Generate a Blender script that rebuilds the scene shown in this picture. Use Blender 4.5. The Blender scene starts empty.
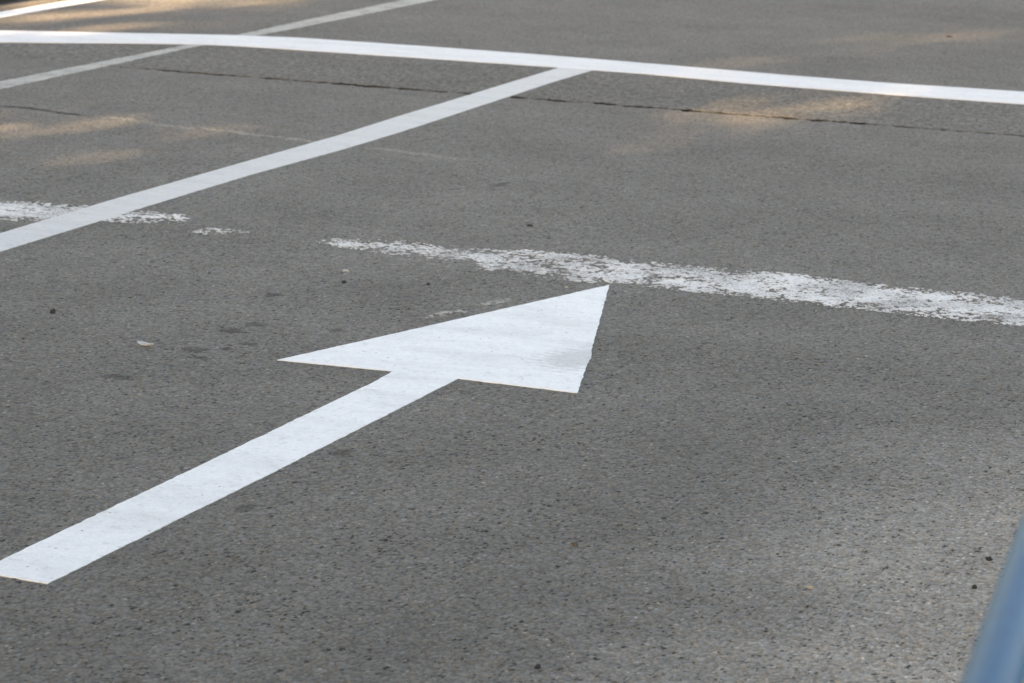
import bpy, bmesh, math, random
from mathutils import Vector, Matrix, noise
random.seed(7)
S = bpy.context.scene
COL = S.collection
R = math.radians
# World frame: +Y runs along the lane away from the camera, +X to the right, metres, road surface at z = 0.

# ------------------------------------------------------------------ helpers
def link(name, me, mat=None, parent=None):
    o = bpy.data.objects.new(name, me)
    COL.objects.link(o)
    if mat: me.materials.append(mat)
    if parent: o.parent = parent
    return o

def from_bm(name, bm, mat=None, parent=None, smooth=False):
    me = bpy.data.meshes.new(name)
    bm.normal_update()
    bm.to_mesh(me); bm.free()
    if smooth:
        for p in me.polygons: p.use_smooth = True
    return link(name, me, mat, parent)

def tag(o, label=None, cat=None, group=None, kind=None):
    if label: o['label'] = label
    if cat: o['category'] = cat
    if group: o['group'] = group
    if kind: o['kind'] = kind
    return o

def empty(name, loc):
    o = bpy.data.objects.new(name, None)
    o.location = loc
    COL.objects.link(o)
    return o

# ------------------------------------------------------------------ node helpers
class NT:
    def __init__(s, name):
        s.m = bpy.data.materials.new(name); s.m.use_nodes = True
        s.t = s.m.node_tree; s.t.nodes.clear()
        s.out = s.n('ShaderNodeOutputMaterial'); s.b = s.n('ShaderNodeBsdfPrincipled')
        s.l(s.b.outputs[0], s.out.inputs[0])
        s.P = s.n('ShaderNodeTexCoord').outputs['Object']
    def n(s, t, **k):
        x = s.t.nodes.new(t)
        for a, v in k.items(): setattr(x, a, v)
        return x
    def l(s, a, b): s.t.links.new(a, b)
    def put(s, sock, v):
        if isinstance(v, bpy.types.NodeSocket): s.l(v, sock)
        else: sock.default_value = v
    def math(s, op, a, b=0.0, c=None, clamp=False):
        x = s.n('ShaderNodeMath', operation=op, use_clamp=clamp)
        s.put(x.inputs[0], a); s.put(x.inputs[1], b)
        if c is not None: s.put(x.inputs[2], c)
        return x.outputs[0]
    def mul(s, a, b): return s.math('MULTIPLY', a, b)
    def add(s, a, b): return s.math('ADD', a, b)
    def rng(s, v, a, b, c, d, smooth=False):
        x = s.n('ShaderNodeMapRange', interpolation_type='SMOOTHSTEP' if smooth else 'LINEAR')
        s.put(x.inputs[0], v)
        for i, q in enumerate((a, b, c, d)): x.inputs[1+i].default_value = q
        return x.outputs[0]
    def noise(s, scale, detail=2.0, rough=.5, vec=None, stretch=None):
        v = vec or s.P
        if stretch:
            mp = s.n('ShaderNodeMapping'); s.l(v, mp.inputs[0]); mp.inputs['Scale'].default_value = stretch; v = mp.outputs[0]
        x = s.n('ShaderNodeTexNoise'); s.l(v, x.inputs['Vector'])
        x.inputs['Scale'].default_value = scale; x.inputs['Detail'].default_value = detail; x.inputs['Roughness'].default_value = rough
        return x.outputs[0]
    def voro(s, scale, feature='F1', vec=None):
        x = s.n('ShaderNodeTexVoronoi', feature=feature, voronoi_dimensions='2D'); s.l(vec or s.P, x.inputs['Vector'])
        x.inputs['Scale'].default_value = scale
        return x
    def sep(s, v):
        x = s.n('ShaderNodeSeparateXYZ'); s.l(v, x.inputs[0]); return x.outputs
    def mix(s, f, a, b, mode='MIX'):
        x = s.n('ShaderNodeMix', data_type='RGBA', blend_type=mode)
        s.put(x.inputs[0], f); s.put(x.inputs[6], a); s.put(x.inputs[7], b)
        return x.outputs[2]
    def scale(s, col, f):
        x = s.n('ShaderNodeVectorMath', operation='SCALE'); s.put(x.inputs[0], col); s.put(x.inputs['Scale'], f)
        return x.outputs[0]
    def bump(s, h, dist, strength=1.0):
        x = s.n('ShaderNodeBump'); s.l(h, x.inputs['Height']); x.inputs['Distance'].default_value = dist; x.inputs['Strength'].default_value = strength
        s.l(x.outputs[0], s.b.inputs['Normal'])
    def blob(s, cx, cy, rx, ry, wob=None):
        """1 inside an ellipse on the ground, fading to 0 with a ragged edge"""
        x, y, z = s.XYZ
        a = s.mul(s.add(x, -cx), 1/rx); b = s.mul(s.add(y, -cy), 1/ry)
        d = s.math('SQRT', s.add(s.mul(a, a), s.mul(b, b)))
        if wob is not None: d = s.add(d, wob)
        return s.rng(d, .45, 1.1, 1, 0, True)

def C(r, g, b): return (r, g, b, 1)

# ------------------------------------------------------------------ asphalt
def asphalt():
    t = NT('asphalt'); P = t.P; t.XYZ = t.sep(P); X, Y, Z = t.XYZ
    warpn = t.n('ShaderNodeTexNoise'); t.l(P, warpn.inputs['Vector']); warpn.inputs['Scale'].default_value = 60; warpn.inputs['Detail'].default_value = 2
    wv = t.n('ShaderNodeVectorMath', operation='MULTIPLY_ADD')
    t.l(warpn.outputs['Color'], wv.inputs[0]); wv.inputs[1].default_value = (.014, .014, 0); t.l(P, wv.inputs[2])
    mp = t.n('ShaderNodeMapping'); t.l(wv.outputs[0], mp.inputs[0]); mp.inputs['Scale'].default_value = (1, .62, 1)
    W = mp.outputs[0]
    # aggregate: big stones, small stones, grit
    v1 = t.voro(136, vec=W); v2 = t.voro(240, vec=W); v3 = t.voro(46, vec=W); v4 = t.voro(112, vec=W)
    r1 = t.sep(v1.outputs['Color']); r2 = t.sep(v2.outputs['Color']); r3 = t.sep(v3.outputs['Color']); r4 = t.sep(v4.outputs['Color'])
    grit = t.noise(420, 3, .7)
    mid = t.noise(26, 4, .65); low = t.noise(2.3, 5, .6); vlow = t.noise(.45, 3, .55)
    # overlay strip of coarser mix between the joint and the far line
    patch = t.mul(t.rng(t.add(Y, t.rng(t.noise(8, 3), 0, 1, -.05, .05)), 11.53, 11.60, 0, 1), t.rng(Y, 12.5, 12.7, 1, 0))
    # tone
    tone = t.rng(r1[0], 0, 1, .80, 1.21)
    tone = t.mul(tone, t.rng(r2[1], 0, 1, .86, 1.14))
    tone = t.mul(tone, t.rng(grit, .3, .7, .78, 1.22))
    tone = t.mul(tone, t.rng(mid, .3, .7, .9, 1.1))
    tone = t.mul(tone, t.rng(low, .3, .7, .89, 1.11))
    tone = t.mul(tone, t.rng(vlow, .3, .7, .90, 1.10))
    # binder showing between stones
    gap = t.rng(v1.outputs['Distance'], .42, .72, 0, 1, True)
    tone = t.mul(tone, t.rng(gap, 0, 1, 1.04, .76))
    # open voids where a stone has plucked out; their inner shade is painted in
    nz = t.rng(t.noise(3.1, 3, .6), .36, .64, .01, .075)
    void = t.mul(t.math('LESS_THAN', r3[0], nz), t.rng(t.add(v3.outputs['Distance'], t.rng(t.noise(150, 2), .3, .7, -.18, .18)), .10, .25, 1, 0, True))
    rad = t.rng(r4[1], 0, 1, -.12, .16)
    pit = t.mul(t.math('LESS_THAN', r4[0], t.rng(t.noise(2.2, 4, .65), .35, .65, .06, .22)), t.rng(t.add(v4.outputs['Distance'], rad), .18, .42, 1, 0, True))
    tone = t.mul(tone, t.rng(pit, 0, 1, 1, .36))
    tone = t.mul(tone, t.rng(void, 0, 1, 1, .2))
    # a few pale stones
    pale = t.mul(t.math('GREATER_THAN', r1[2], .975), t.rng(v1.outputs['Distance'], .3, .5, 1, 0))
    tone = t.mul(tone, t.rng(pale, 0, 1, 1, 1.5))
    # coarser strip: extra contrast
    coarse = t.mul(t.rng(t.noise(36, 5, .85, stretch=(1.1, .6, 1)), .36, .64, .52, 1.44), 1.0)
    tone = t.mul(tone, t.rng(t.mul(patch, t.add(coarse, -1.0)), -1, 1, 0, 2))
    # paler and slightly warmer towards the near kerb
    kerb_pale = t.rng(t.add(X, t.rng(t.noise(1.6, 4, .6), .3, .7, -.12, .12)), -2.0, -1.05, 0, 1, True)
    kerb_pale = t.mul(kerb_pale, t.rng(t.add(Y, t.mul(t.noise(1.1, 3), .8)), 5.7, 7.6, 1, .25, True))
    tone = t.mul(tone, t.rng(kerb_pale, 0, 1, 1, 2.15))
    # darker towards the near end of the lane
    tone = t.mul(tone, t.rng(t.add(Y, t.rng(low, .3, .7, -.6, .6)), 4.4, 9.0, .85, .99))
    tone = t.mul(tone, t.rng(Y, 9.5, 14.5, 1, .91))  # far end darkened in colour against the grazing sky sheen
    # oil drips
    wob = t.rng(t.noise(28, 4, .7), .3, .7, -.55, .55)
    spots = None
    for (cx, cy, rx, ry) in ((-3.461, 6.634, .05, .05), (-3.489, 6.879, .06, .05), (-3.466, 6.985, .045, .04), (-3.40, 6.68, .03, .03), (-3.38, 6.76, .04, .03),
                             (-3.41, 6.56, .04, .03), (-3.477, 6.281, .06, .05), (-2.702, 5.856, .035, .06), (-2.86, 6.2, .05, .09), (-2.68, 5.357, .03, .05), (-3.772, 9.422, .03, .10), (-3.60, 7.35, .04, .05), (-3.25, 7.02, .03, .05)):
        b = t.blob(cx, cy, rx*.8, ry*.75, wob)
        spots = b if spots is None else t.math('MAXIMUM', spots, b)
    tone = t.mul(tone, t.rng(spots, 0, 1, 1, .58))
    # old thin seam across the lane, half filled
    jy = t.add(t.add(t.mul(X, -.135), 9.352), t.rng(t.noise(2.2, 4, .6), .3, .7, -.05, .05))
    sd = t.math('ABSOLUTE', t.add(Y, t.mul(jy, -1)))
    seam = t.mul(t.rng(t.add(sd, t.rng(t.noise(30, 3), .3, .7, -.01, .01)), .014, .034, 1, 0, True), t.rng(X, -3.9, -4.5, 0, 1))
    brk = t.rng(t.noise(5, 3, .6), .34, .48, 0, 1)
    seamtone = t.mix(t.rng(t.add(X, t.rng(t.noise(1.7, 2), .3, .7, -.5, .5)), -5.8, -5.5, 0, 1), C(.28, .28, .28), C(1.55, 1.5, 1.42))
    col = t.scale(C(BASE[0], BASE[1], BASE[2])[:3], tone)
    # warm and cool stones
    col = t.mix(t.rng(r1[1], .55, 1, 0, .75), col, t.scale(C(BASE[0]*1.18, BASE[1]*1.0, BASE[2]*.84)[:3], tone))
    col = t.mix(t.rng(r2[2], .7, 1, 0, .4), col, t.scale(C(BASE[0]*.9, BASE[1]*1.0, BASE[2]*1.12)[:3], tone))
    col = t.mix(t.mul(kerb_pale, .6), col, t.mix(1.0, col, C(1.06, 1.0, .92), 'MULTIPLY'))
    col = t.mix(t.mul(seam, brk), col, t.mix(1.0, col, seamtone, 'MULTIPLY'))
    col = t.mix(t.rng(Z, -.004, -.001, 1, 0), col, C(.012, .0115, .011))      # bitumen and dirt in the open joint, its shade painted in as well
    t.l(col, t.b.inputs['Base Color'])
    t.b.inputs['Roughness'].default_value = .92
    t.b.inputs['Specular IOR Level'].default_value = .15
    # relief
    h = t.mul(t.rng(v1.outputs['Distance'], 0, .75, 1, 0, True), t.rng(r1[1], 0, 1, .35, 1.0))
    h = t.add(h, t.mul(t.rng(v2.outputs['Distance'], 0, .7, 1, 0), .35))
    h = t.add(h, t.mul(grit, .35)); h = t.add(h, t.mul(mid, .9))
    h = t.add(h, t.mul(void, -1.6)); h = t.add(h, t.mul(pit, -.9))
    h = t.add(h, t.mul(t.mul(patch, t.noise(40, 4, .85)), 3.0))
    t.bump(h, .0042, .95)
    return t.m
BASE = (.176, .172, .1635)

def paint(name, col, pits=.25, grime=.12, wear=0.0, spot=None, worn_scale=70):
    t = NT(name); P = t.P; t.XYZ = t.sep(P)
    g1 = t.noise(5, 5, .6, stretch=(.6, 1.6, 1)); g2 = t.noise(28, 4, .65); g3 = t.noise(150, 3, .7)
    v1 = t.voro(105)
    f = t.rng(g1, .45, .75, 1, 1-grime)
    f = t.mul(f, t.rng(g2, .3, .7, 1.0, 1-grime*.6)); f = t.mul(f, t.rng(g3, .3, .7, 1.06, .90))
    f = t.mul(f, t.rng(t.sep(v1.outputs['Color'])[0], 0, .12, .86, 1))
    if spot:
        wob = t.rng(t.noise(40, 4, .7, stretch=(.5, 2, 1)), .3, .7, -.5, .5)
        for (cx, cy, rx, ry, k) in spot: f = t.mul(f, t.rng(t.blob(cx, cy, rx, ry, wob), 0, 1, 1, k))
    c = t.scale(col, f)
    # pinholes where the road shows through
    pin = t.voro(60); rp = t.sep(pin.outputs['Color'])
    ph = t.mul(t.math('LESS_THAN', rp[0], .03*pits), t.rng(pin.outputs['Distance'], .10, .22, 1, 0))
    c = t.mix(t.mul(ph, .8), c, C(.1, .098, .095))
    if wear > 0:
        wn = t.add(t.mul(t.noise(worn_scale, 4, .7), .6), t.mul(t.noise(6, 4, .6), .4))
        c = t.mix(t.rng(wn, .5-.13*wear+.06, .62, 0, .9), c, C(.09, .088, .084))
    t.l(c, t.b.inputs['Base Color'])
    t.b.inputs['Roughness'].default_value = .62; t.b.inputs['Specular IOR Level'].default_value = .3
    h = t.add(t.mul(t.rng(v1.outputs['Distance'], 0, .7, 1, 0, True), .6), t.mul(g3, .6))
    t.bump(h, .0014, .55)
    return t.m

def simple(name, col, rough=.8, var=.2, scale=20, bump=.002, spec=.3, metal=0):
    t = NT(name)
    f = t.rng(t.noise(scale, 5, .65), .3, .7, 1-var, 1+var)
    t.l(t.scale(col, f), t.b.inputs['Base Color'])
    t.b.inputs['Roughness'].default_value = rough; t.b.inputs['Specular IOR Level'].default_value = spec
    t.b.inputs['Metallic'].default_value = metal
    if bump: t.bump(t.noise(scale*6, 4, .7), bump, .6)
    return t.m

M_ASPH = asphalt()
M_ARROW = paint('arrow_paint', (.80, .815, .83), spot=((-2.575, 6.99, .11, .16, .72), (-2.62, 7.16, .10, .04, .90), (-2.85, 7.18, .22, .05, .95), (-2.72, 6.93, .12, .03, .92), (-2.80, 7.40, .2, .05, .95)), grime=.15)
M_STOP = paint('stop_line_paint', (.69, .70, .715), grime=.16, pits=.2)
M_LANE = paint('lane_line_paint', (.555, .56, .56), grime=.12, pits=.4)
M_EDGE = paint('edge_line_paint', (.80, .81, .82), grime=.05, pits=.2)
M_FADED = paint('faded_line_paint', (.385, .37, .345), grime=.2, wear=.6)
M_WORN = paint('worn_line_paint', (.70, .70, .70), grime=.16, pits=.6, wear=.75, worn_scale=130)
M_KERB = simple('dark_kerb_stone', (.022, .022, .023), .85, .3, 30)
M_NKERB = simple('kerb_concrete', (.30, .29, .27), .85, .15, 30)
M_PAVE = simple('pavement_concrete', (.26, .25, .235), .9, .15, 12)
M_GROUND = simple('soil_and_turf', (.07, .075, .04), .95, .35, 3, .02)
M_BLUE = simple('blue_gloss_paint', (.004, .108, .235), .5, .07, 25, .0003, .10)
M_STEEL = simple('bolt_steel', (.45, .45, .46), .4, .1, 40, 0, .5, 1)
M_BARK = simple('bark', (.12, .095, .07), .95, .35, 9, .02)

# ------------------------------------------------------------------ setting: ground, road, kerbs, pavements
def sheet(name, x0, y0, x1, y1, z, mat):
    bm = bmesh.new()
    bm.faces.new([bm.verts.new((x, y, z)) for x, y in ((x0, y0), (x1, y0), (x1, y1), (x0, y1))])
    return tag(from_bm(name, bm, mat), kind='structure')
sheet('ground', -400, -400, 400, 400, -.055, M_GROUND)

KX = -8.13          # far kerb face
NX = -.72           # near kerb face
def road():
    """two lane sheets that meet at an open joint: a real groove of changing width with a low step up to the coarser strip"""
    bm = bmesh.new()
    xs = [-8.30, -8.0]; x = -7.4
    while x < -.70: xs.append(x); x += .012
    xs += [-.70, -.5]
    def w(x):
        a = max(0, min(1, (x+6.7)/.5))*max(0, min(1, (-.9-x)/.5))
        n = noise.noise(Vector((x*2.1, 4.2, 0)))*.7+noise.noise(Vector((x*13, 1.2, 0)))*.7+noise.noise(Vector((x*45, 7.7, 0)))*.7
        k = .8 if x < -4.6 else 1.0
        if x > -3.1: k = .6
        return a*k*max(.010, .026*(1+1.2*n))
    rows = []
    for x in xs:
        yc = 11.545+.012*(x+4.4)+.012*noise.noise(Vector((x*1.3, 0, 0)))+.016*noise.noise(Vector((x*7, 3, 0)))+.010*noise.noise(Vector((x*31, 8, 0)))
        ww = w(x); st = 0*max(0, min(1, (x+6.9)/.5))*max(0, min(1, (-.9-x)/.5))
        prof = [(-60, 0), (yc-ww-.0005, 0), (yc-ww*.55, -.05*min(1, ww/.006)), (yc+ww*.55, -.05*min(1, ww/.006)), (yc+ww+.0005, st), (yc+.35, st*.6), (yc+.8, 0), (90, 0)]
        rows.append([bm.verts.new((x, y, z)) for y, z in prof])
    for a, b in zip(rows, rows[1:]):
        for i in range(len(a)-1):
            bm.faces.new((a[i], b[i], b[i+1], a[i+1]))
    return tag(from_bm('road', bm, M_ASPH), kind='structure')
road()

def kerb(name, x0, x1, mat, h=.13):
    bm = bmesh.new()
    y = -60.0
    while y < 90:
        l = 1.0
        bmesh.ops.create_cube(bm, size=1, matrix=Matrix.Translation(((x0+x1)/2, y+l/2, h/2-.05)) @ Matrix.Diagonal((x1-x0, l-.006, h+.1, 1)))
        y += l
    bmesh.ops.bevel(bm, geom=[e for e in bm.edges if abs(e.verts[0].co.z-h) < 1e-4 and abs(e.verts[1].co.z-h) < 1e-4], offset=.012, segments=2, affect='EDGES')
    return tag(from_bm(name, bm, mat), kind='structure')
kerb('kerb_far', KX-.15, KX, M_KERB)
kerb('kerb_near', NX, NX+.15, M_NKERB)
sheet('pavement_far', KX-3.6, -60, KX-.152, 90, .126, M_PAVE)
sheet('pavement_near', NX+.152, -60, NX+4.2, 90, .126, M_PAVE)

# ------------------------------------------------------------------ painted markings
def wobble(pts, closed=True, step=.03, amp=.0016):
    """resample a polygon and make its edges as ragged as sprayed paint on stones"""
    out = []; n = len(pts)
    for i in range(n):
        a = Vector(pts[i]); b = Vector(pts[(i+1) % n]); d = (b-a).length; k = max(1, int(d/step))
        t = (b-a).normalized(); nn = Vector((-t.y, t.x))
        for j in range(k):
            p = a+(b-a)*j/k
            if j: p = p+nn*amp*(noise.noise(Vector((p.x*40, p.y*40, 1)))*1.2+noise.noise(Vector((p.x*140, p.y*140, 3))))
            out.append(p)
    return out

def marking(name, pts, z, mat, label, step=.014, amp=.0019):
    pts = wobble(pts, step=step, amp=amp)
    bm = bmesh.new()
    top = [bm.verts.new((p.x, p.y, z)) for p in pts]
    bot = [bm.verts.new((p.x, p.y, -.002)) for p in pts]
    n = len(pts)
    f = bm.faces.new(top)
    if f.normal.z < 0 or sum(pts[i].x*pts[(i+1) % n].y-pts[(i+1) % n].x*pts[i].y for i in range(n)) < 0: f.normal_flip()
    for i in range(n): bm.faces.new((bot[i], bot[(i+1) % n], top[(i+1) % n], top[i]))
    bmesh.ops.recalc_face_normals(bm, faces=bm.faces)
    o = from_bm(name, bm, mat)
    return tag(o, label, 'road marking')

ARROW = [(-2.762, 4.716), (-2.755, 5.592), (-2.757, 6.647), (-2.448, 6.640), (-2.538, 6.947), (-2.553, 7.016), (-2.587, 7.112),
         (-2.843, 7.944), (-3.229, 6.623), (-2.928, 6.645), (-2.920, 6.51), (-2.917, 5.559), (-2.917, 4.727)]
marking('painted_arrow', ARROW, .0015, M_ARROW, 'large bright white straight arrow painted on the asphalt, tip close to the worn line')

SU = [(-9, 11.65), (-8.12, 12.10), (-7.5, 12.404), (-6.877, 12.69), (-6.518, 12.86), (-6.211, 12.94), (-5.6, 12.965), (-4.964, 12.965), (-4.474, 12.93), (-3.751, 12.87), (-3.352, 12.86), (-2.772, 12.90), (-.74, 12.93)]
SL = [(-9, 11.2), (-8.12, 11.58), (-7.251, 12.0), (-6.75, 12.30), (-6.462, 12.45), (-6.289, 12.485), (-5.996, 12.505), (-5.4, 12.54), (-4.808, 12.565), (-4.348, 12.565), (-3.866, 12.50), (-3.26, 12.485), (-2.68, 12.494), (-.74, 12.5)]
SU[0] = (-8.12, 12.10); SU.pop(1); SL[0] = (-8.12, 11.58); SL.pop(1)
marking('transverse_line', SL+SU[::-1], .0024, M_STOP, 'bright white transverse line running across the whole road at the far side', amp=.003, step=.05)

LU = [(-4.70, -20), (-4.715, 6.5), (-4.722, 7.8), (-4.732, 8.497), (-4.726, 9.463), (-4.719, 10.169), (-4.738, 10.776), (-4.744, 11.285), (-4.755, 11.848), (-4.767, 12.66)]
LL = [(-4.55, -20), (-4.563, 6.5), (-4.567, 7.542), (-4.578, 8.589), (-4.581, 9.175), (-4.559, 9.827), (-4.557, 10.367), (-4.587, 11.433), (-4.605, 12.041), (-4.607, 12.64)]
marking('lane_line', LL+LU[::-1], .0014, M_LANE, 'solid pale white lane line that meets the far transverse line, left of the arrow', amp=.002)

CU = [(-6.56, -20), (-6.547, 10.824), (-6.521, 12.303), (-6.510, 12.911), (-6.524, 13.599), (-6.532, 14.855), (-6.54, 40)]
CL = [(-6.42, -20), (-6.419, 10.612), (-6.452, 12.295), (-6.40, 13.338), (-6.385, 14.97), (-6.39, 40)]
marking('faded_line', CL+CU[::-1], .0007, M_FADED, 'old dull grey lane line passing under the bright transverse line in the upper left', amp=.008)

DU = [(-7.92, -20), (-7.92, 13.0), (-7.925, 13.9), (-7.93, 40)]
DL = [(-7.79, -20), (-7.79, 12.9), (-7.80, 13.9), (-7.80, 40)]
DU = [(a, b) for a, b in DU]; DL = [(a, b) for a, b in DL]
marking('edge_line', DL+DU[::-1], .0014, M_EDGE, 'thin bright white edge line on sunlit asphalt in the top left corner', amp=.002)

# the worn line: what is left of it is thousands of paint flakes between the stones
def flakes(name, x0, x1, y0, y1, dens, z, mat, label, cx=.0034, cy=.0055):
    bm = bmesh.new(); nx = int((x1-x0)/cx); ny = int((y1-y0)/cy)
    grid = {}
    def V(i, j):
        if (i, j) not in grid:
            x = x0+i*cx; y = y0+j*cy
            grid[i, j] = bm.verts.new((x+cx*.4*noise.noise(Vector((x*300, y*300, 0))), y+cy*.4*noise.noise(Vector((x*300, y*300, 9))), z))
        return grid[i, j]
    for i in range(nx):
        for j in range(ny):
            x = x0+(i+.5)*cx; y = y0+(j+.5)*cy
            d = dens(x, y)
            if d <= 0: continue
            p = Vector((x, y, 0))
            n = .50*noise.noise(p*75)+.40*noise.noise(p*34+Vector((5, 0, 0)))+.34*noise.noise(p*11)+.22*noise.noise(p*150)
            if n*1.75+d > .5: bm.faces.new((V(i, j), V(i+1, j), V(i+1, j+1), V(i, j+1)))
    ret = bmesh.ops.extrude_face_region(bm, geom=list(bm.faces))
    top = [v for v in ret['geom'] if isinstance(v, bmesh.types.BMVert)]
    for v in top: v.co.z += .0007
    bmesh.ops.recalc_face_normals(bm, faces=bm.faces)
    return tag(from_bm(name, bm, mat), label, 'road marking')

def pw(x, t):
    if x <= t[0][0]: return t[0][1]
    for (a, b), (c, d) in zip(t, t[1:]):
        if x <= c: return b+(d-b)*(x-a)/(c-a)
    return t[-1][1]
def worn(x, y):
    core = pw(x, [(-5.2, .80), (-4.75, .78), (-4.62, .56), (-4.48, .46), (-4.36, .26), (-4.315, 0), (-4.27, 0), (-4.245, .27), (-4.15, .27), (-4.09, .0), (-3.86, .0), (-3.80, .42), (-3.6, .50), (-3.42, .46), (-3.36, .70), (-3.29, .66), (-3.23, .50), (-3.0, .52), (-2.75, .68), (-2.3, .80), (-1.9, .70), (-1.5, .78), (-.8, .7)])
    lo = pw(x, [(-5.2, 8.02), (-4.86, 8.04), (-4.62, 8.11), (-4.33, 8.19), (-4.26, 8.07), (-4.10, 8.10), (-3.84, 8.11), (-3.40, 8.08), (-3.33, 8.10), (-3.24, 7.99), (-2.86, 7.985), (-2.5, 8.0), (-1.7, 7.975), (-.8, 7.97)])
    hi = pw(x, [(-5.2, 8.28), (-4.74, 8.33), (-4.4, 8.36), (-4.27, 8.2), (-4.10, 8.26), (-3.84, 8.24), (-3.62, 8.28), (-3.40, 8.26), (-3.30, 8.30), (-3.21, 8.33), (-2.86, 8.335), (-1.75, 8.30), (-.8, 8.3)])
    lo += .03*noise.noise(Vector((x*2.6, 0, 0))); hi += .04*noise.noise(Vector((x*3.1, 5, 0)))
    if core <= 0: return 0
    e = min(y-lo, hi-y)
    if e < -.035: return 0
    return core+.06-(.62*max(0, (.055-e)/.085))
flakes('worn_line', -5.2, -.74, 7.92, 8.42, worn, .0002, M_WORN, 'broken old white line worn to crumbling flakes, crossing the road just beyond the arrow tip')
for (ax, ay, bx, by, r, d, lab) in ((-3.115, 7.30, -3.07, 7.40, .022, .56, 'brighter, longer pale paint scuff along the far edge of the arrow head'),
                                    (-3.045, 7.53, -3.01, 7.61, .018, .46, 'fainter, shorter paint scuff along the far edge of the arrow head')):
    def scuff(x, y):
        A = Vector((ax, ay)); B = Vector((bx, by)); p = Vector((x, y)); k = max(0, min(1, (p-A).dot(B-A)/(B-A).length_squared))
        q = (p-A-(B-A)*k).length
        return d*(1-.4*q/r) if q < r else 0
    flakes('paint_scuff', min(ax, bx)-.03, max(ax, bx)+.03, ay-.03, by+.03, scuff, .0002, M_FADED, lab)['group'] = 'paint scuffs beside the arrow'

# ------------------------------------------------------------------ blue guard rail, near right
def tube(bm, pts, r, seg=28, cap=True):
    pts = [Vector(p) for p in pts]; rings = []
    T = (pts[1]-pts[0]).normalized(); up = Vector((1, 0, 0)) if abs(T.x) < .9 else Vector((0, 1, 0))
    N = (up-T*up.dot(T)).normalized()
    for i, p in enumerate(pts):
        t = (pts[min(i+1, len(pts)-1)]-pts[max(i-1, 0)]).normalized()
        N = (N-t*N.dot(t)).normalized(); B = t.cross(N)
        rr = r[i] if isinstance(r, list) else r
        rings.append([bm.verts.new(p+(N*math.cos(2*math.pi*k/seg)+B*math.sin(2*math.pi*k/seg))*rr) for k in range(seg)])
    for a, b in zip(rings, rings[1:]):
        for k in range(seg): bm.faces.new((a[k], a[(k+1) % seg], b[(k+1) % seg], b[k]))
    if cap: bm.faces.new(rings[0][::-1]); bm.faces.new(rings[-1])

A = Vector((-.4515, 2.1164)); Bp = Vector((-.5035, 2.5183)); dr = (Bp-A).normalized()
def along(s): q = A+dr*s; return q.x, q.y
ZT = .93; PZ = .126
rail = empty('guard_rail', (*along(.2), PZ))
tag(rail, 'blue painted tubular guard rail, out of focus in the bottom right corner', 'guard rail')
def place(o):
    o.matrix_parent_inverse = Matrix.Translation((-rail.location.x, -rail.location.y, -rail.location.z)); return o
s0, s1, rb = -.95, 1.35, .16
path = []
for k in range(9): path.append((*along(s0), PZ+(ZT-rb-PZ)*k/8))
for k in range(1, 13):
    a = math.pi/2*k/12; path.append((*along(s0+rb*(1-math.cos(a))), ZT-rb+rb*math.sin(a)))
for k in range(1, 20): path.append((*along(s0+rb+(s1-s0-2*rb)*k/20), ZT))
for k in range(0, 13):
    a = math.pi/2*(1-k/12); path.append((*along(s1-rb*(1-math.cos(a))), ZT-rb+rb*math.sin(a)))
for k in range(7, -1, -1): path.append((*along(s1), PZ+(ZT-rb-PZ)*k/8))
bm = bmesh.new(); tube(bm, path, .0212, 40); place(from_bm('hoop', bm, M_BLUE, rail, True))
bm = bmesh.new(); tube(bm, [(*along(s0+.0215+(s1-s0-.043)*k/10), .50) for k in range(11)], .0170, 32); place(from_bm('mid_rail', bm, M_BLUE, rail, True))
for s in (s0, s1):
    bm = bmesh.new(); tube(bm, [(*along(s), PZ+.001), (*along(s), PZ+.009)], .055, 32)
    fl = place(from_bm('base_flange', bm, M_BLUE, rail))
    for k in range(4):
        a = math.pi/4+k*math.pi/2; x, y = along(s)
        bm = bmesh.new(); tube(bm, [(x+.04*math.cos(a), y+.04*math.sin(a), PZ+.0091), (x+.04*math.cos(a), y+.04*math.sin(a), PZ+.018)], .007, 6)
        b = from_bm('bolt', bm, M_STEEL, fl); b.matrix_parent_inverse = Matrix.Translation((-rail.location.x, -rail.location.y, -rail.location.z))

# ------------------------------------------------------------------ grit and a leaf lying on the road
def stone(name, x, y, sx, sy, sz, mat, label, cat='pebble', seed=0, z=0.0, rot=0):
    bm = bmesh.new(); bmesh.ops.create_icosphere(bm, subdivisions=3, radius=1)
    for v in bm.verts:
        n = 1+.45*noise.noise(v.co*1.3+Vector((seed*3.1, 0, 0)))+.2*noise.noise(v.co*3+Vector((0, seed, 0)))
        v.co = Vector((v.co.x*sx*n*.78, v.co.y*sy*n*.78, (max(-.5, v.co.z)*n+.4)*sz*.7))
    o = from_bm(name, bm, mat); o.location = (x, y, z); o.rotation_euler = (0, 0, rot)
    return tag(o, label, cat)
M_TAR = simple('tar_crumb', (.03, .029, .028), .8, .3, 200, .001)
M_PEB = simple('pale_pebble', (.40, .35, .28), .8, .2, 200, .001)
M_PEB3 = simple('grey_chip', (.42, .41, .40), .8, .2, 200, .001)
M_PEB2 = simple('brown_pebble', (.10, .085, .07), .8, .3, 200, .001)
stone('tar_crumb', -3.995, 6.859, .0085, .012, .011, M_TAR, 'small black crumb on plain asphalt below the lane line at far left', 'crumb', 1)
stone('tar_crumb', -3.391, 8.729, .012, .010, .006, M_TAR, 'small black crumb on the asphalt beyond the thin left end of the worn line', 'crumb', 2)
stone('tar_crumb', -3.576, 14.839, .020, .022, .008, M_TAR, 'dark flat crumb on the asphalt behind the transverse line, near the top right corner', 'crumb', 3)
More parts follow.
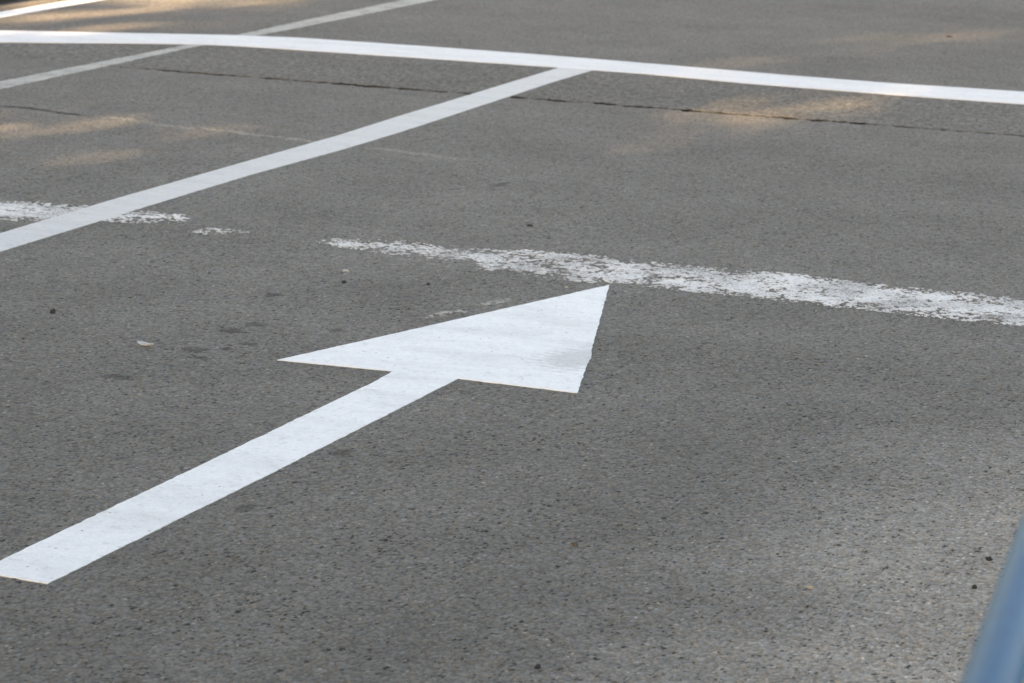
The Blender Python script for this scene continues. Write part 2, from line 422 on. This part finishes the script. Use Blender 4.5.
stone('tar_crumb', -1.231, 5.674, .0085, .010, .007, M_TAR, 'black crumb lying beside the blue rail, upper of the two there', 'crumb', 4)
stone('tar_crumb', -1.212, 5.473, .006, .009, .006, M_TAR, 'black crumb lying beside the blue rail, lower of the two there', 'crumb', 5)
stone('tar_crumb', -1.774, 4.66, .0065, .008, .006, M_TAR, 'round black crumb at the bottom middle edge on bare asphalt', 'crumb', 6)
stone('pebble', -1.986, 5.40, .0075, .008, .0085, M_PEB2, 'small brown pebble alone on the asphalt right of the arrow shaft, low in the middle', 'pebble', 7)
stone('pebble', -1.492, 5.331, .0085, .006, .0045, M_PEB, 'small pale tan pebble on paler asphalt left of the blue rail', 'pebble', 8)
stone('pebble', -2.935, 7.85, .006, .010, .005, M_PEB, 'tiny tan pebble beside the left edge of the arrow tip', 'pebble', 9)
stone('tar_crumb', -3.505, 7.61, .009, .012, .006, M_TAR, 'left one of two black crumbs just under the thin end of the worn line', 'crumb', 11)
stone('tar_crumb', -3.29, 7.70, .007, .009, .005, M_TAR, 'right one of two black crumbs just under the thin end of the worn line', 'crumb', 12)
stone('pebble', -3.575, 7.77, .012, .010, .005, M_PEB3, 'pale grey flat chip just under the thin left end of the worn line', 'pebble', 13)
def leaf():
    bm = bmesh.new(); L, Wd = .050, .026; n = 14; rows = []
    for i in range(n+1):
        u = i/n; w = Wd*math.sin(math.pi*u**.8)**.8*.5+.0006
        rows.append([bm.verts.new(((u-.5)*L, q*w, .004+.006*(2*u-1)**2+.004*abs(q)**2)) for q in (-1, -.5, 0, .5, 1)])
    for a, b in zip(rows, rows[1:]):
        for k in range(4): bm.faces.new((a[k], b[k], b[k+1], a[k+1]))
    r = bmesh.ops.extrude_face_region(bm, geom=list(bm.faces))
    for v in r['geom']:
        if isinstance(v, bmesh.types.BMVert): v.co.z += .0006
    o = from_bm('dry_leaf', bm, simple('dry_leaf', (.52, .50, .47), .8, .2, 120, .0005), None, True)
    o.location = (-3.584, 6.605, 0); o.rotation_euler = (0, 0, R(-8))
    tag(o, 'small pale dry leaf lying on the asphalt left of the arrow head', 'leaf')
leaf()

# ------------------------------------------------------------------ sun direction and unseen street trees added to shade the road
EL = R(22); AZ = R(AZ_DEG) if 'AZ_DEG' in globals() else math.atan2(-.21, -.98)   # azimuth of the sun measured from +Y towards +X
SUN = Vector((math.sin(AZ)*math.cos(EL), math.cos(AZ)*math.cos(EL), math.sin(EL)))
# gaps in the crowns: where sunlight reaches the road (x, y, half length, half width, heading from +Y, how open)
GAPS = [(-7.75, 13.9, 1.7, .85, 14, .62), (-8.0, 12.7, .8, .35, 5, .40), (-5.80, 9.58, .70, .48, 42, .40), (-3.54, 11.62, .85, .27, 11, .60),
        (-3.95, 13.3, 1.0, .32, 12, .06), (-3.55, 14.7, 1.3, .36, 14, .11)]
CROWNS = [((-3.6, -4.9, 6.0), (5.6, 5.0, 5.0), 80000), ((-10.0, -4.9, 6.2), (4.6, 5.0, 4.9), 60000)]
def depth(q):
    """optical depth of the closed crowns along the sun ray that ends at ground point q"""
    tau = 0
    for c, r, n in CROWNS:
        o = Vector(((q.x-c[0])/r[0], (q.y-c[1])/r[1], (0-c[2])/r[2])); d = Vector((SUN.x/r[0], SUN.y/r[1], SUN.z/r[2]))
        a = d.length_squared; b = o.dot(d); cc = o.length_squared-1; D = b*b-a*cc
        if D > 0: tau += 2*math.sqrt(D)/a*n/(4/3*math.pi*r[0]*r[1]*r[2])*.0124
    return tau
def openness(q):
    T = 0
    for (x, y, a, b, h, k) in GAPS:
        dx, dy = q.x-x, q.y-y; c, s = math.cos(R(h)), math.sin(R(h))
        l = dx*s+dy*c; w = dx*c-dy*s
        T = max(T, k*math.exp(-1.6*((l/a)**2+(w/b)**2)))
    if T < .004: return 0
    return max(0, 1+math.log(T)/max(depth(q), .1))
def leaf_mat():
    t = NT('tree_leaf')
    f = t.rng(t.noise(.9, 4, .6), .3, .7, .6, 1.4)
    t.l(t.scale((.055, .095, .028), f), t.b.inputs['Base Color']); t.b.inputs['Roughness'].default_value = .6
    return t.m
M_LEAF = leaf_mat()
def tree(base, centre, rad, n, seed, label):
    rnd = random.Random(seed)
    root = empty('shade_tree', base); tag(root, label, 'tree', 'unseen trees shading the road')
    inv = Matrix.Translation(-Vector(base))
    bm = bmesh.new(); b = Vector(base); c = Vector(centre)
    fork = b.lerp(Vector((c.x, c.y, 0)), .18); fork.z = 3.0
    tube(bm, [b, b.lerp(fork, .5)+Vector((.05, .03, 0)), fork], [.24, .19, .16], 14)
    o = from_bm('trunk', bm, M_BARK, root, True); o.matrix_parent_inverse = inv
    for k in range(7):
        d = Vector((rnd.uniform(-1, 1)*rad[0], rnd.uniform(-1, 1)*rad[1], rnd.uniform(-.2, .9)*rad[2]))*.75
        e = c+d; m = fork.lerp(e, .5)+Vector((0, 0, .5))
        bm = bmesh.new(); tube(bm, [fork-Vector((0, 0, .1)), fork.lerp(m, .5)+Vector((0, 0, .2)), m, m.lerp(e, .5), e], [.11, .085, .06, .04, .015], 8)
        o = from_bm('limb', bm, M_BARK, root, True); o.matrix_parent_inverse = inv
    bm = bmesh.new(); made = 0
    while made < n:
        p = Vector((rnd.uniform(-1, 1), rnd.uniform(-1, 1), rnd.uniform(-1, 1)))
        if p.length > 1+.22*noise.noise(p*2.1+Vector((seed, 0, 0))): continue
        made += 1
        w = Vector((c.x+p.x*rad[0], c.y+p.y*rad[1], c.z+p.z*rad[2]))
        if w.z < 2.3: continue
        q = w-SUN*(w.z/SUN.z)
        if rnd.random() < openness(q): continue
        s = rnd.uniform(.10, .16)
        ax = Vector((rnd.gauss(0, 1), rnd.gauss(0, 1), rnd.gauss(0, 1))).normalized(); nn = ax.orthogonal().normalized(); bb = ax.cross(nn)
        vs = [bm.verts.new(w+v) for v in (-ax*s*1.2, nn*s*.6+bb*.02, ax*s*1.2, -nn*s*.6+bb*.02)]
        bm.faces.new(vs)
    o = from_bm('crown', bm, M_LEAF, root); o.matrix_parent_inverse = inv
tree((1.6, -6.0, .126), *CROWNS[0], 3, 'unseen broad leafy tree added on the near pavement to shade the road')
tree((-9.6, -5.6, .126), *CROWNS[1], 5, 'unseen broad leafy tree added on the far pavement to shade the road')

# ------------------------------------------------------------------ light
W = bpy.data.worlds.new('World'); S.world = W; W.use_nodes = True
wt = W.node_tree; bg = wt.nodes['Background']
sky = wt.nodes.new('ShaderNodeTexSky'); sky.sky_type = 'NISHITA'; sky.sun_disc = False
sky.sun_elevation = EL; sky.sun_rotation = AZ
sky.air_density = 1.0; sky.dust_density = 1.0; sky.ozone_density = 1.0
wt.links.new(sky.outputs[0], bg.inputs[0]); bg.inputs[1].default_value = .09
sl = bpy.data.lights.new('sun', 'SUN'); sl.energy = 5.0; sl.angle = R(.7); sl.color = (1, .84, .63)
so = bpy.data.objects.new('sun', sl); COL.objects.link(so)
so.rotation_euler = SUN.to_track_quat('Z', 'Y').to_euler(); so.location = SUN*60

# ------------------------------------------------------------------ camera
cd = bpy.data.cameras.new('camera'); cam = bpy.data.objects.new('camera', cd); COL.objects.link(cam)
cd.sensor_width = 36; cd.sensor_fit = 'HORIZONTAL'; cd.lens = 3066.0*36/1024
rx = Vector((.92795654, .37177729, .02604435)); uy = Vector((-.10124282, .18421371, .97765802)); fw = Vector((-.35867332, .90986096, -.2085821))
cam.matrix_world = Matrix(((rx.x, uy.x, -fw.x, 0), (rx.y, uy.y, -fw.y, 0), (rx.z, uy.z, -fw.z, 1.63), (0, 0, 0, 1)))
cd.clip_start = .05; cd.clip_end = 2000
cd.dof.use_dof = True; cd.dof.focus_distance = 6.8; cd.dof.aperture_fstop = 11
S.camera = cam
S.view_settings.view_transform = 'Standard'; S.view_settings.look = 'None'; S.view_settings.gamma = 1; S.view_settings.exposure = 2.75
S.view_settings.use_white_balance = True; S.view_settings.white_balance_temperature = 10300; S.view_settings.white_balance_tint = 17.5
S.cycles.use_denoising = True; S.cycles.denoising_prefilter = 'ACCURATE'
